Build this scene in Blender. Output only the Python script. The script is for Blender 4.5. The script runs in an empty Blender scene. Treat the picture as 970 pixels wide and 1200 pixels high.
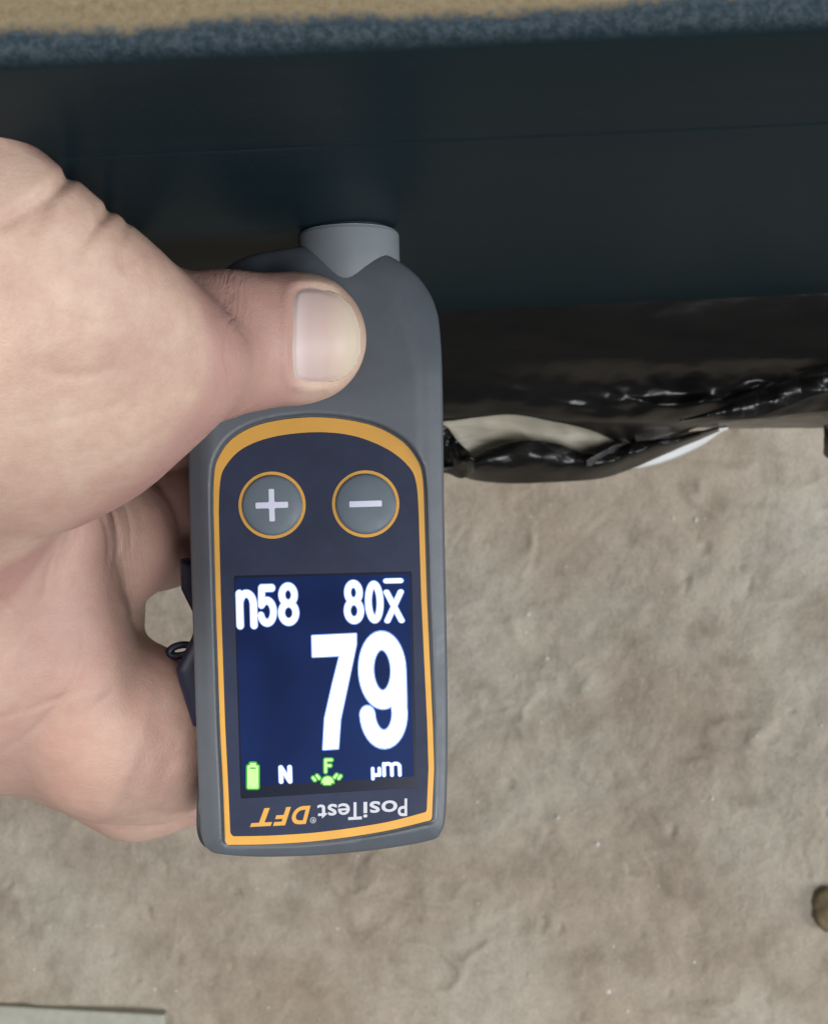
import bpy, math, random
import numpy as np

random.seed(7)
rng = np.random.default_rng(7)
S = 0.001            # everything below is written in millimetres
ZF = 420.0           # height of the gauge's face above the floor
CH, F = 220.0, 1672.0  # camera height above the gauge's face, focal length in photo pixels (970 x 1200)

# ------------------------------------------------------------------ camera, world, lamps, exposure
sc = bpy.context.scene
col = sc.collection
cam = bpy.data.cameras.new('camera')
cam.sensor_fit = 'VERTICAL'; cam.sensor_height = 36.0; cam.lens = F * 36.0 / 1200.0
cam.clip_start = 0.01; cam.clip_end = 50
cam.dof.use_dof = True; cam.dof.focus_distance = 0.217; cam.dof.aperture_fstop = 58
camo = bpy.data.objects.new('camera', cam); col.objects.link(camo)
camo.location = (0, 0, (CH + ZF) * S); sc.camera = camo

w = bpy.data.worlds.new('World'); sc.world = w; w.use_nodes = True
bg = w.node_tree.nodes['Background']
bg.inputs[0].default_value = (0.93, 0.97, 1.0, 1); bg.inputs[1].default_value = 0.11


def area(name, loc, target, size, power, colr):
    l = bpy.data.lights.new(name, 'AREA'); l.shape = 'RECTANGLE'; l.size, l.size_y = size
    l.energy = power; l.color = colr
    o = bpy.data.objects.new(name, l); col.objects.link(o)
    from mathutils import Vector
    o.location = loc
    o.rotation_euler = (Vector(target) - Vector(loc)).to_track_quat('-Z', 'Y').to_euler()
    return o


area('roof_light', (-1.5, 1.0, 2.1), (0, 0, 0.42), (1.1, 1.1), 62, (1.0, 0.97, 0.92))
area('doorway_light', (2.3, -0.5, 1.3), (0, 0, 0.4), (0.6, 1.0), 34, (0.93, 0.97, 1.0))
area('skylight', (0.75, -0.75, 2.9), (0, 0, 0.4), (0.9, 0.9), 50, (0.96, 0.98, 1.0))
sc.view_settings.view_transform = 'Standard'; sc.view_settings.look = 'None'
sc.view_settings.exposure = 0.2; sc.view_settings.gamma = 1.0


# ------------------------------------------------------------------ maths helpers
def q(px, py, z):
    """a point of the photograph at height z above the gauge's face, in mm"""
    k = (CH - z) / F
    return np.array([(px - 485.0) * k, (600.0 - py) * k, z])


def smin(a, b, k):
    h = np.clip(0.5 + 0.5 * (b - a) / k, 0, 1)
    return b * (1 - h) + a * h - k * h * (1 - h)


def smax(a, b, k):
    return -smin(-a, -b, k)


def sstep(a, b, x):
    t = np.clip((x - a) / (b - a), 0, 1)
    return t * t * (3 - 2 * t)


_perm = rng.permutation(512)
_grad = rng.normal(size=(512, 3)); _grad /= np.linalg.norm(_grad, axis=1)[:, None]


def perlin(x, y, z=None):
    x = np.asarray(x, float); y = np.asarray(y, float)
    z = np.zeros_like(x) + 0.37 if z is None else np.asarray(z, float)
    xi, yi, zi = np.floor(x).astype(int), np.floor(y).astype(int), np.floor(z).astype(int)
    xf, yf, zf = x - xi, y - yi, z - zi
    fu, fv, fw = (t * t * t * (t * (t * 6 - 15) + 10) for t in (xf, yf, zf))
    out = 0
    for dx in (0, 1):
        for dy in (0, 1):
            for dz in (0, 1):
                h = _perm[(_perm[(_perm[(xi + dx) & 511] + yi + dy) & 511] + zi + dz) & 511]
                g = _grad[h]
                n = g[..., 0] * (xf - dx) + g[..., 1] * (yf - dy) + g[..., 2] * (zf - dz)
                out = out + n * (fu if dx else 1 - fu) * (fv if dy else 1 - fv) * (fw if dz else 1 - fw)
    return out


def fbm(x, y, z=None, oct=4, gain=0.5):
    s, a, f = 0, 1.0, 1.0
    for i in range(oct):
        s = s + a * perlin(x * f + 17.3 * i, y * f - 9.1 * i, None if z is None else z * f + 3.7 * i)
        a *= gain; f *= 2.03
    return s


def catmull(pts, n=8, closed=False):
    P = np.array(pts, float); N = len(P); out = []
    segs = N if closed else N - 1
    for i in range(segs):
        if closed:
            p0, p1, p2, p3 = P[(i - 1) % N], P[i], P[(i + 1) % N], P[(i + 2) % N]
        else:
            p0, p1, p2, p3 = P[max(i - 1, 0)], P[i], P[i + 1], P[min(i + 2, N - 1)]
        for t in np.arange(n) / n:
            out.append(0.5 * (2 * p1 + (p2 - p0) * t + (2 * p0 - 5 * p1 + 4 * p2 - p3) * t * t + (3 * p1 - p0 - 3 * p2 + p3) * t ** 3))
    if not closed:
        out.append(P[-1])
    return np.array(out)


def seg2(x, y, a, b):
    dx, dy = b[0] - a[0], b[1] - a[1]
    L = dx * dx + dy * dy + 1e-12
    t = np.clip(((x - a[0]) * dx + (y - a[1]) * dy) / L, 0, 1)
    return np.hypot(x - a[0] - t * dx, y - a[1] - t * dy), t


def poly_sdf(poly, x, y):
    d = np.full(x.shape, 1e9); inside = np.zeros(x.shape, bool); N = len(poly)
    for i in range(N):
        a, b = poly[i], poly[(i + 1) % N]
        d = np.minimum(d, seg2(x, y, a, b)[0])
        if a[1] != b[1]:
            c = ((a[1] > y) != (b[1] > y)) & (x < (b[0] - a[0]) * (y - a[1]) / (b[1] - a[1]) + a[0])
            inside ^= c
    return np.where(inside, -d, d)


def groove(X, Y, pts, w):
    P = catmull(pts, 5); m = np.full(X.shape, 1e9); u = np.zeros(X.shape); N_ = len(P) - 1
    for i in range(N_):
        d, t = seg2(X, Y, P[i], P[i + 1]); c = d < m
        u[c] = (i + t[c]) / N_; m = np.minimum(m, d)
    return np.exp(-(m / w) ** 2) * sstep(0.0, 0.22, u + 0.08) * sstep(1.0, 0.6, u)


class Sampled2D:
    """a 2-D field on a grid, read back bilinearly"""
    def __init__(self, poly, pad=6, h=0.2):
        self.lo = poly.min(0) - pad; hi = poly.max(0) + pad; self.h = h
        n = np.ceil((hi - self.lo) / h).astype(int) + 1
        X, Y = np.meshgrid(self.lo[0] + h * np.arange(n[0]), self.lo[1] + h * np.arange(n[1]), indexing='ij')
        self.G = poly_sdf(poly, X, Y).astype(np.float32)

    def __call__(self, x, y):
        fx = np.clip((x - self.lo[0]) / self.h, 0, self.G.shape[0] - 1.001)
        fy = np.clip((y - self.lo[1]) / self.h, 0, self.G.shape[1] - 1.001)
        i, j = fx.astype(int), fy.astype(int); a, b = fx - i, fy - j
        G = self.G
        return (G[i, j] * (1 - a) + G[i + 1, j] * a) * (1 - b) + (G[i, j + 1] * (1 - a) + G[i + 1, j + 1] * a) * b


def nets(f, lo, hi, h):
    """closed surface of f = 0 as quads (surface nets, then pulled onto f)"""
    lo = np.array(lo, float); n = np.ceil((np.array(hi) - lo) / h).astype(int) + 1
    xs, ys, zs = (lo[i] + h * np.arange(n[i]) for i in range(3))
    G = np.empty(tuple(n), np.float32)
    for i0 in range(0, n[0], 24):
        X, Y, Z = np.meshgrid(xs[i0:i0 + 24], ys, zs, indexing='ij')
        G[i0:i0 + 24] = f(X, Y, Z)
    G[0] = G[-1] = 1; G[:, 0] = G[:, -1] = 1; G[:, :, 0] = G[:, :, -1] = 1
    I = G < 0
    c = [I[a:n[0] - 1 + a, b:n[1] - 1 + b, e:n[2] - 1 + e] for a in (0, 1) for b in (0, 1) for e in (0, 1)]
    act = np.zeros(c[0].shape, bool)
    for k in c[1:]:
        act |= (k != c[0])
    cells = np.argwhere(act)
    idx = np.full(act.shape, -1, np.int64); idx[act] = np.arange(len(cells))
    acc = np.zeros((len(cells), 3)); cnt = np.zeros(len(cells))
    corners = [(a, b, e) for a in (0, 1) for b in (0, 1) for e in (0, 1)]
    for p in range(8):
        for r in range(p + 1, 8):
            A, B = np.array(corners[p]), np.array(corners[r])
            if np.abs(A - B).sum() != 1:
                continue
            ga = G[tuple((cells + A).T)]; gb = G[tuple((cells + B).T)]
            m = (ga < 0) != (gb < 0)
            t = (ga[m] / (ga[m] - gb[m]))[:, None]
            acc[m] += cells[m] + A + t * (B - A); cnt[m] += 1
    V = lo + h * acc / cnt[:, None]
    for _ in range(2):
        e = 0.25 * h
        d = f(V[:, 0], V[:, 1], V[:, 2])
        g = np.stack([f(V[:, 0] + e * (k == 0), V[:, 1] + e * (k == 1), V[:, 2] + e * (k == 2)) - d for k in range(3)], 1) / e
        st = d[:, None] * g / np.maximum((g * g).sum(1), 0.2)[:, None]
        V -= np.clip(st, -0.5 * h, 0.5 * h)
    Q = []
    for ax in range(3):
        b, e = (ax + 1) % 3, (ax + 2) % 3
        s0 = [slice(1, -1)] * 3; s0[ax] = slice(0, -1)
        s1 = [slice(1, -1)] * 3; s1[ax] = slice(1, None)
        A, B = I[tuple(s0)], I[tuple(s1)]
        for sign in (0, 1):
            m = np.argwhere((A & ~B) if sign == 0 else (~A & B))
            off = np.ones(3, int); off[ax] = 0
            m = m + off
            def at(db, de):
                k = m.copy(); k[:, b] -= db; k[:, e] -= de
                return idx[tuple(k.T)]
            quad = np.stack([at(1, 1), at(0, 1), at(0, 0), at(1, 0)], 1)
            Q.append(quad if sign == 0 else quad[:, ::-1])
    return V, np.concatenate(Q)


def march2(f, lo, hi, h):
    """filled flat shape of f < 0 as small polygons with a smooth outline"""
    nx, ny = int(math.ceil((hi[0] - lo[0]) / h)), int(math.ceil((hi[1] - lo[1]) / h))
    xs, ys = lo[0] + h * np.arange(nx + 1), lo[1] + h * np.arange(ny + 1)
    X, Y = np.meshgrid(xs, ys, indexing='ij')
    G = f(X, Y); G = np.where(np.abs(G) < 1e-6, 1e-6, G)
    V, key, Fc = [], {}, []
    def vert(k, p):
        if k not in key:
            key[k] = len(V); V.append(p)
        return key[k]
    for j in range(ny):
        run = None
        for i in range(nx):
            g = [G[i, j], G[i + 1, j], G[i + 1, j + 1], G[i, j + 1]]
            neg = [v < 0 for v in g]
            if not any(neg):
                continue
            ids = [(i, j), (i + 1, j), (i + 1, j + 1), (i, j + 1)]
            poly = []
            for a in range(4):
                b = (a + 1) % 4
                if neg[a]:
                    poly.append(vert(ids[a], (xs[ids[a][0]], ys[ids[a][1]])))
                if neg[a] != neg[b]:
                    t = g[a] / (g[a] - g[b])
                    pa, pb = ids[a], ids[b]
                    poly.append(vert(tuple(sorted((pa, pb))), (xs[pa[0]] * (1 - t) + xs[pb[0]] * t, ys[pa[1]] * (1 - t) + ys[pb[1]] * t)))
            if len(poly) > 2:
                Fc.append(poly)
    return np.array(V), Fc


# ------------------------------------------------------------------ object helpers
ORIG = {}


def put(o, origin, parent=None, **props):
    origin = np.array(origin, float)
    col.objects.link(o); ORIG[o] = origin
    if parent is not None:
        o.parent = parent; o.location = tuple((origin - ORIG[parent]) * S)
    else:
        o.location = tuple((origin + (0, 0, ZF)) * S)
    for k, v in props.items():
        o[k] = v
    return o


def empty(name, origin, **props):
    o = bpy.data.objects.new(name, None); o.empty_display_size = 0.01
    return put(o, origin, **props)


def mesh(name, V, Fc, mat, parent=None, smooth=True, origin=None, **props):
    V = np.array(V, float)
    if origin is None:
        origin = ORIG[parent] if parent is not None else (V.min(0) + V.max(0)) / 2
    me = bpy.data.meshes.new(name)
    me.from_pydata(((V - origin) * S).tolist(), [], Fc.tolist() if isinstance(Fc, np.ndarray) else Fc)
    if smooth:
        me.polygons.foreach_set('use_smooth', [True] * len(me.polygons))
    me.materials.append(mat); me.update()
    return put(bpy.data.objects.new(name, me), origin, parent, **props)


def grid_faces(nu, nv, closed_u=False, closed_v=False):
    Fc = []
    for i in range(nu if closed_u else nu - 1):
        for j in range(nv if closed_v else nv - 1):
            a, b = i, (i + 1) % nu; c, d = j, (j + 1) % nv
            Fc.append((a * nv + c, b * nv + c, b * nv + d, a * nv + d))
    return Fc


def tube(path, r, n=10):
    P = np.array(path, float); T = np.gradient(P, axis=0); T /= np.linalg.norm(T, axis=1)[:, None]
    V = []; up = np.array([0.3, 0.2, 0.93])
    for p, t in zip(P, T):
        a = np.cross(t, up); a /= np.linalg.norm(a); b = np.cross(t, a)
        for k in range(n):
            an = 2 * math.pi * k / n
            V.append(p + r * (a * math.cos(an) + b * math.sin(an)))
    Fc = grid_faces(len(P), n, closed_v=True)
    Fc.append(list(range(n))); Fc.append(list(range((len(P) - 1) * n, len(P) * n))[::-1])
    return np.array(V), Fc


# ------------------------------------------------------------------ materials
def mat(name):
    m = bpy.data.materials.new(name); m.use_nodes = True
    nt = m.node_tree; return m, nt, nt.nodes['Principled BSDF']


def N(nt, t, **kw):
    n = nt.nodes.new(t)
    for k, v in kw.items():
        if k in n.inputs:
            n.inputs[k].default_value = v
        else:
            setattr(n, k, v)
    return n


def L(nt, a, ao, b, bi):
    nt.links.new(a.outputs[ao], b.inputs[bi])


def coords(nt, scale=(1, 1, 1)):
    t = N(nt, 'ShaderNodeTexCoord'); m = N(nt, 'ShaderNodeMapping')
    m.inputs['Scale'].default_value = scale
    L(nt, t, 'Object', m, 'Vector'); return m


def noise(nt, vec, scale, detail=4, rough=0.55, dist=0.0):
    n = N(nt, 'ShaderNodeTexNoise', Scale=scale, Detail=detail, Roughness=rough, Distortion=dist)
    L(nt, vec, 'Vector', n, 'Vector'); return n


def ramp(nt, src, stops, out='Fac'):
    r = N(nt, 'ShaderNodeValToRGB'); e = r.color_ramp.elements
    while len(e) < len(stops):
        e.new(0.5)
    for k, (p, c) in zip(e, stops):
        k.position = p; k.color = (*c, 1) if len(c) == 3 else c
    L(nt, src, out, r, 'Fac'); return r


def mix(nt, fac, a, b, mode='MIX'):
    m = N(nt, 'ShaderNodeMix', data_type='RGBA', blend_type=mode)
    for s, i in ((fac, 0), (a, 6), (b, 7)):
        if isinstance(s, tuple) and len(s) == 2 and not isinstance(s[0], (int, float)):
            nt.links.new(s[0].outputs[s[1]], m.inputs[i])
        elif isinstance(s, (int, float)):
            m.inputs[i].default_value = s
        else:
            m.inputs[i].default_value = (*s, 1)
    return m


def bump(nt, src, out, strength, dist_mm, prev=None):
    b = N(nt, 'ShaderNodeBump', Strength=strength, Distance=dist_mm * S)
    L(nt, src, out, b, 'Height')
    if prev is not None:
        L(nt, prev, 'Normal', b, 'Normal')
    return b


def plain(name, c, rough=0.5, spec=0.5, grain=0.0, gscale=2500, cvar=0.0, metallic=0.0):
    m, nt, p = mat(name)
    p.inputs['Base Color'].default_value = (*c, 1); p.inputs['Roughness'].default_value = rough
    p.inputs['Specular IOR Level'].default_value = spec; p.inputs['Metallic'].default_value = metallic
    v = coords(nt)
    if grain:
        n = noise(nt, v, gscale, 2)
        b = bump(nt, n, 'Fac', grain, 0.05); L(nt, b, 'Normal', p, 'Normal')
    if cvar:
        n2 = noise(nt, v, 180, 5, 0.65)
        r = ramp(nt, n2, [(0.3, tuple(x * (1 - cvar) for x in c)), (0.7, tuple(min(1, x * (1 + cvar)) for x in c))])
        L(nt, r, 'Color', p, 'Base Color')
        # handling smudges: the gloss is uneven
        n3 = noise(nt, v, 75, 5, 0.7, 0.6); mr = N(nt, 'ShaderNodeMapRange'); L(nt, n3, 'Fac', mr, 'Value')
        mr.inputs['From Min'].default_value = 0.3; mr.inputs['From Max'].default_value = 0.7
        mr.inputs['To Min'].default_value = rough - 0.09; mr.inputs['To Max'].default_value = rough + 0.12
        L(nt, mr, 0, p, 'Roughness')
    return m


def glow(name, c, strength, rough=0.25):
    m, nt, p = mat(name)
    p.inputs['Base Color'].default_value = (*[x * 0.15 for x in c], 1)
    p.inputs['Emission Color'].default_value = (*c, 1); p.inputs['Emission Strength'].default_value = strength
    p.inputs['Roughness'].default_value = rough; return m


M_body = plain('grey_plastic', (0.074, 0.084, 0.098), 0.46, 0.5, 0.25, 3500, 0.06)
M_probe = plain('light_grey_plastic', (0.16, 0.178, 0.195), 0.38, 0.5, 0.15, 3000, 0.05)
M_plate = plain('navy_label', (0.017, 0.023, 0.050), 0.45, 0.2, 0.2, 3000, 0.12)
M_yellow = plain('amber_print', (0.54, 0.275, 0.042), 0.45, 0.4, 0.1, 3000, 0.05)
M_button = plain('button_rubber', (0.095, 0.12, 0.145), 0.5, 0.4, 0.25, 3000, 0.06)
M_symbol = plain('pale_print', (0.55, 0.55, 0.68), 0.5)
M_logo = plain('silver_print', (0.42, 0.43, 0.48), 0.5)
M_navy = plain('navy_plastic', (0.006, 0.010, 0.030), 0.4, 0.5, 0.2, 2000, 0.15)
M_black = plain('black_cord', (0.02, 0.022, 0.028), 0.5)
M_white_glow = glow('lit_white_pixels', (0.92, 0.96, 1.0), 1.15)
M_blue_glow = glow('blue_halo_glow', (0.20, 0.34, 0.85), 0.9)  # halo around the lit glyphs, painted in as emission
M_green_glow = glow('lit_green_pixels', (0.50, 1.0, 0.30), 1.0)
M_dgreen_glow = glow('dim_green_pixels', (0.05, 0.45, 0.03), 0.7)


def m_lcd():
    m, nt, p = mat('lcd_backlight')
    p.inputs['Base Color'].default_value = (0.004, 0.006, 0.02, 1)
    p.inputs['Roughness'].default_value = 0.16; p.inputs['Specular IOR Level'].default_value = 0.3
    v = coords(nt); n = noise(nt, v, 45, 2)
    r = ramp(nt, n, [(0.3, (0.002, 0.006, 0.034)), (0.72, (0.006, 0.024, 0.105))])
    L(nt, r, 'Color', p, 'Emission Color'); p.inputs['Emission Strength'].default_value = 1.0
    return m


M_lcd = m_lcd()
M_window = plain('black_window_edge', (0.006, 0.008, 0.02), 0.2)


def m_skin():
    m, nt, p = mat('skin')
    v = coords(nt)
    n1 = noise(nt, v, 42, 4, 0.6)
    c1 = ramp(nt, n1, [(0.30, (0.40, 0.255, 0.20)), (0.52, (0.505, 0.355, 0.278)), (0.72, (0.575, 0.425, 0.335))])
    n2 = noise(nt, v, 260, 5, 0.7)
    c2 = ramp(nt, n2, [(0.35, (0.47, 0.42, 0.42)), (0.65, (0.54, 0.54, 0.53))])
    mx = mix(nt, 0.75, (c1, 'Color'), (c2, 'Color'), 'OVERLAY')
    # pinker inside of the hand, yellower back of the thumb, painted-in shade on thumb end and finger
    at = N(nt, 'ShaderNodeAttribute', attribute_name='pink_and_shade', attribute_type='GEOMETRY')
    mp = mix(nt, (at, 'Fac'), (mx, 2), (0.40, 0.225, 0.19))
    L(nt, mp, 2, p, 'Base Color')
    p.inputs['Subsurface Weight'].default_value = 0.12
    p.inputs['Subsurface Radius'].default_value = (1.0, 0.42, 0.22)
    p.inputs['Subsurface Scale'].default_value = 0.0022
    p.inputs['Roughness'].default_value = 0.52; p.inputs['Specular IOR Level'].default_value = 0.38
    vo = N(nt, 'ShaderNodeTexVoronoi', Scale=1250, feature='DISTANCE_TO_EDGE')
    nd = noise(nt, v, 400, 3)
    vm = N(nt, 'ShaderNodeMix', data_type='VECTOR'); vm.inputs[0].default_value = 0.0016
    L(nt, v, 'Vector', vm, 4); L(nt, nd, 'Color', vm, 5); L(nt, vm, 1, vo, 'Vector')
    r = ramp(nt, vo, [(0.0, (0, 0, 0)), (0.16, (1, 1, 1))], 'Distance')
    b1 = bump(nt, r, 'Color', 0.24, 0.09)
    n3 = noise(nt, v, 420, 5, 0.6, 0.4)
    b2 = bump(nt, n3, 'Fac', 0.26, 0.35, b1)
    vs = coords(nt, (0.35, 1.4, 1.0))
    n4 = noise(nt, vs, 330, 3, 0.5, 1.2)
    b3 = bump(nt, n4, 'Fac', 0.08, 0.4, b2)
    # wrinkles across the thumb joint
    kn = N(nt, 'ShaderNodeAttribute', attribute_name='knuckle', attribute_type='GEOMETRY')
    vk = coords(nt, (1.0, 0.10, 0.10)); nk = noise(nt, vk, 780, 4, 0.65, 0.5)
    rk = ramp(nt, nk, [(0.36, (0, 0, 0)), (0.50, (0.75, 0.75, 0.75)), (0.62, (1, 1, 1))])
    mk = N(nt, 'ShaderNodeMath', operation='MULTIPLY'); L(nt, rk, 'Color', mk, 0); L(nt, kn, 'Fac', mk, 1)
    b4 = bump(nt, mk, 0, 0.42, 0.34, b3)
    L(nt, b4, 'Normal', p, 'Normal')
    return m


M_skin = m_skin()


def m_nail():
    m, nt, p = mat('nail')
    at = N(nt, 'ShaderNodeAttribute', attribute_name='along', attribute_type='GEOMETRY')
    r = ramp(nt, at, [(0.0, (0.60, 0.50, 0.46)), (0.06, (0.58, 0.47, 0.44)), (0.25, (0.52, 0.385, 0.36)), (0.5, (0.52, 0.38, 0.335)), (0.8, (0.555, 0.445, 0.35)), (1.0, (0.55, 0.465, 0.365))])
    v = coords(nt, (0.25, 1, 1)); n = noise(nt, v, 700, 3)
    L(nt, r, 'Color', p, 'Base Color')
    b = bump(nt, n, 'Fac', 0.25, 0.15); L(nt, b, 'Normal', p, 'Normal')
    p.inputs['Roughness'].default_value = 0.46
    p.inputs['Specular IOR Level'].default_value = 0.35
    p.inputs['Subsurface Weight'].default_value = 0.15; p.inputs['Subsurface Scale'].default_value = 0.001
    return m


M_nail = m_nail()


def m_floor():
    m, nt, p = mat('rough_concrete')
    v = coords(nt)
    n1 = noise(nt, v, 9, 6, 0.62, 0.5)
    c1 = ramp(nt, n1, [(0.28, (0.285, 0.228, 0.172)), (0.45, (0.36, 0.303, 0.240)), (0.58, (0.40, 0.355, 0.29)), (0.76, (0.435, 0.40, 0.34))])
    n2 = noise(nt, v, 48, 7, 0.62, 0.15)
    c2 = ramp(nt, n2, [(0.3, (0.30, 0.29, 0.27)), (0.5, (0.5, 0.5, 0.5)), (0.72, (0.62, 0.62, 0.62))])
    mx = mix(nt, 0.6, (c1, 'Color'), (c2, 'Color'), 'OVERLAY')
    n3 = noise(nt, v, 700, 3, 0.7)
    c3 = ramp(nt, n3, [(0.3, (0.37, 0.37, 0.37)), (0.7, (0.60, 0.60, 0.60))])
    mx2 = mix(nt, 0.5, (mx, 2), (c3, 'Color'), 'OVERLAY')
    L(nt, mx2, 2, p, 'Base Color'); p.inputs['Roughness'].default_value = 0.9
    p.inputs['Specular IOR Level'].default_value = 0.2
    b1 = bump(nt, n2, 'Fac', 0.6, 4.0); b2 = bump(nt, n3, 'Fac', 0.7, 0.9, b1)
    L(nt, b2, 'Normal', p, 'Normal'); return m


M_floor = m_floor()


def m_paint():
    """blue-black semi-gloss paint on the face, thinning to speckled overspray on the cream primer of the top"""
    m, nt, p = mat('blue_black_paint_over_primer')
    t = N(nt, 'ShaderNodeTexCoord'); sep = N(nt, 'ShaderNodeSeparateXYZ'); L(nt, t, 'Object', sep, 'Vector')
    v = coords(nt)
    nb = noise(nt, v, 30, 6, 0.7); nf = noise(nt, v, 1100, 4, 0.72)
    def math_(op, a, b):
        n = N(nt, 'ShaderNodeMath', operation=op)
        for s, i in ((a, 0), (b, 1)):
            if isinstance(s, (int, float)):
                n.inputs[i].default_value = s
            else:
                nt.links.new(s[0].outputs[s[1]], n.inputs[i])
        return n
    # depth behind the front arris in mm (object origin lies on that arris)
    d0 = math_('MULTIPLY', (sep, 'Y'), 1000.0)
    xx = math_('MULTIPLY', (sep, 'X'), -12.0)
    d1 = math_('ADD', (d0, 0), (xx, 0))
    a = math_('MULTIPLY', (nb, 'Fac'), 7.0); bq = math_('MULTIPLY', (nf, 'Fac'), 3.0)
    s = math_('ADD', (a, 0), (bq, 0)); e = math_('SUBTRACT', (d1, 0), (s, 0))
    mr = N(nt, 'ShaderNodeMapRange'); L(nt, e, 0, mr, 'Value')
    mr.inputs['From Min'].default_value = -2.3; mr.inputs['From Max'].default_value = -1.2
    cream = ramp(nt, nf, [(0.3, (0.13, 0.10, 0.06)), (0.6, (0.18, 0.147, 0.095)), (0.8, (0.23, 0.20, 0.145))])
    vf = coords(nt, (0.06, 1, 1)); nl = noise(nt, vf, 260, 3, 0.6)
    dark = ramp(nt, nl, [(0.3, (0.0100, 0.0212, 0.0270)), (0.7, (0.0118, 0.0242, 0.0300))])
    # dusty overspray right at the arris
    dn = N(nt, 'ShaderNodeMapRange'); L(nt, d0, 0, dn, 'Value')
    dn.inputs['From Min'].default_value = 0.05; dn.inputs['From Max'].default_value = 1.0
    spk = ramp(nt, nf, [(0.40, (0.0, 0.0, 0.0)), (0.62, (1, 1, 1))])
    sm = math_('MULTIPLY', (dn, 0), (spk, 'Color'))
    darkd = mix(nt, (sm, 0), (dark, 'Color'), (0.066, 0.083, 0.10))
    darke = mix(nt, (dn, 0), (darkd, 2), (0.026, 0.037, 0.046)); darke.inputs[0].default_value = 0
    for l in list(darke.inputs[0].links): nt.links.remove(l)
    k = math_('MULTIPLY', (dn, 0), 0.55); nt.links.new(k.outputs[0], darke.inputs[0])
    ndu = noise(nt, v, 1500, 2, 0.5); ndl = noise(nt, v, 18, 4, 0.6)
    dsp = ramp(nt, ndu, [(0.66, (0, 0, 0)), (0.76, (1, 1, 1))]); dlo = ramp(nt, ndl, [(0.42, (0, 0, 0)), (0.7, (0.30, 0.30, 0.30))])
    du = math_('MULTIPLY', (dsp, 'Color'), (dlo, 'Color'))
    dusty = mix(nt, (du, 0), (darke, 2), (0.16, 0.16, 0.15))
    c = mix(nt, (mr, 0), (dusty, 2), (cream, 'Color'))
    L(nt, c, 2, p, 'Base Color')
    rr = N(nt, 'ShaderNodeMapRange'); L(nt, dn, 0, rr, 'Value'); rr.inputs['To Min'].default_value = 0.36; rr.inputs['To Max'].default_value = 0.85
    L(nt, rr, 0, p, 'Roughness'); p.inputs['Specular IOR Level'].default_value = 0.012
    no_ = noise(nt, v, 900, 2, 0.5); b = bump(nt, no_, 'Fac', 0.10, 0.12)
    k2 = math_('MULTIPLY', (nf, 'Fac'), (dn, 0)); b2 = bump(nt, k2, 0, 0.5, 1.0, b)
    L(nt, b2, 'Normal', p, 'Normal'); return m


M_paint = m_paint()


def m_film(name, c, rough, var, bs=1.0, scale=(0.35, 1, 1), spec=0.5):
    m, nt, p = mat(name)
    v = coords(nt, scale); n = noise(nt, v, 60, 4, 0.55, 1.4); n2 = noise(nt, v, 240, 3, 0.5, 0.6)
    r = ramp(nt, n, [(0.3, c), (0.75, var)]); L(nt, r, 'Color', p, 'Base Color')
    p.inputs['Roughness'].default_value = rough; p.inputs['Specular IOR Level'].default_value = spec
    b = bump(nt, n, 'Fac', 0.5 * bs, 4.0); b2 = bump(nt, n2, 'Fac', 0.4 * bs, 1.0, b); L(nt, b2, 'Normal', p, 'Normal')
    return m


M_film = m_film('black_film', (0.005, 0.005, 0.005), 0.27, (0.010, 0.009, 0.008), 0.12, spec=0.24)
M_film_in = m_film('tan_film_inside', (0.33, 0.30, 0.235), 0.4, (0.52, 0.48, 0.39), 0.6)
M_white = m_film('white_sheet', (0.66, 0.68, 0.70), 0.5, (0.76, 0.77, 0.78), 0.3)
M_tape = m_film('brown_tape', (0.03, 0.025, 0.018), 0.25, (0.09, 0.075, 0.055), 1.0)
M_slab = plain('pale_board', (0.36, 0.355, 0.30), 0.8, 0.3, 0.3, 800, 0.1)
M_stone = plain('brown_stone', (0.20, 0.155, 0.09), 0.9, 0.2, 0.5, 300, 0.3)
M_grit = plain('pale_grit', (0.66, 0.64, 0.60), 0.9, 0.2, 0.4, 900, 0.2)

# ------------------------------------------------------------------ the floor: one sheet, dense where it is seen
def spread(lo, hi, h, far):
    a = list(np.arange(lo, hi + h, h)); st = h
    lowr, highr = [], []
    x = a[0]
    while x > -far:
        st *= 1.35; x -= st; lowr.append(x)
    st = h; x = a[-1]
    while x < far:
        st *= 1.35; x += st; highr.append(x)
    return np.array(lowr[::-1] + a + highr)


gx, gy = spread(-215, 215, 1.15, 6000), spread(-255, 60, 1.15, 6000)
GX, GY = np.meshgrid(gx, gy, indexing='ij')


def floor_z(x, y):
    wx = x + 14 * perlin(x / 40, y / 40) ; wy = y + 14 * perlin(x / 40 + 9, y / 40 + 4)
    a = 3.6 * fbm(wx / 85, wy / 85, oct=4)
    rdg = 1 - np.abs(fbm(wx / 46 + 5, wy / 30 - 2, oct=3)) * 2.2
    b = 2.4 * np.clip(rdg, 0, 1) ** 3 * sstep(-0.1, 0.35, fbm(x / 70 + 31, y / 70 + 11, oct=2))
    c = 1.25 * fbm(wx / 17, wy / 17, oct=5, gain=0.58)
    pits = -1.3 * sstep(0.42, 0.62, fbm(x / 13 + 71, y / 16 + 3, oct=3))
    return a + b + c + pits


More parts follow.
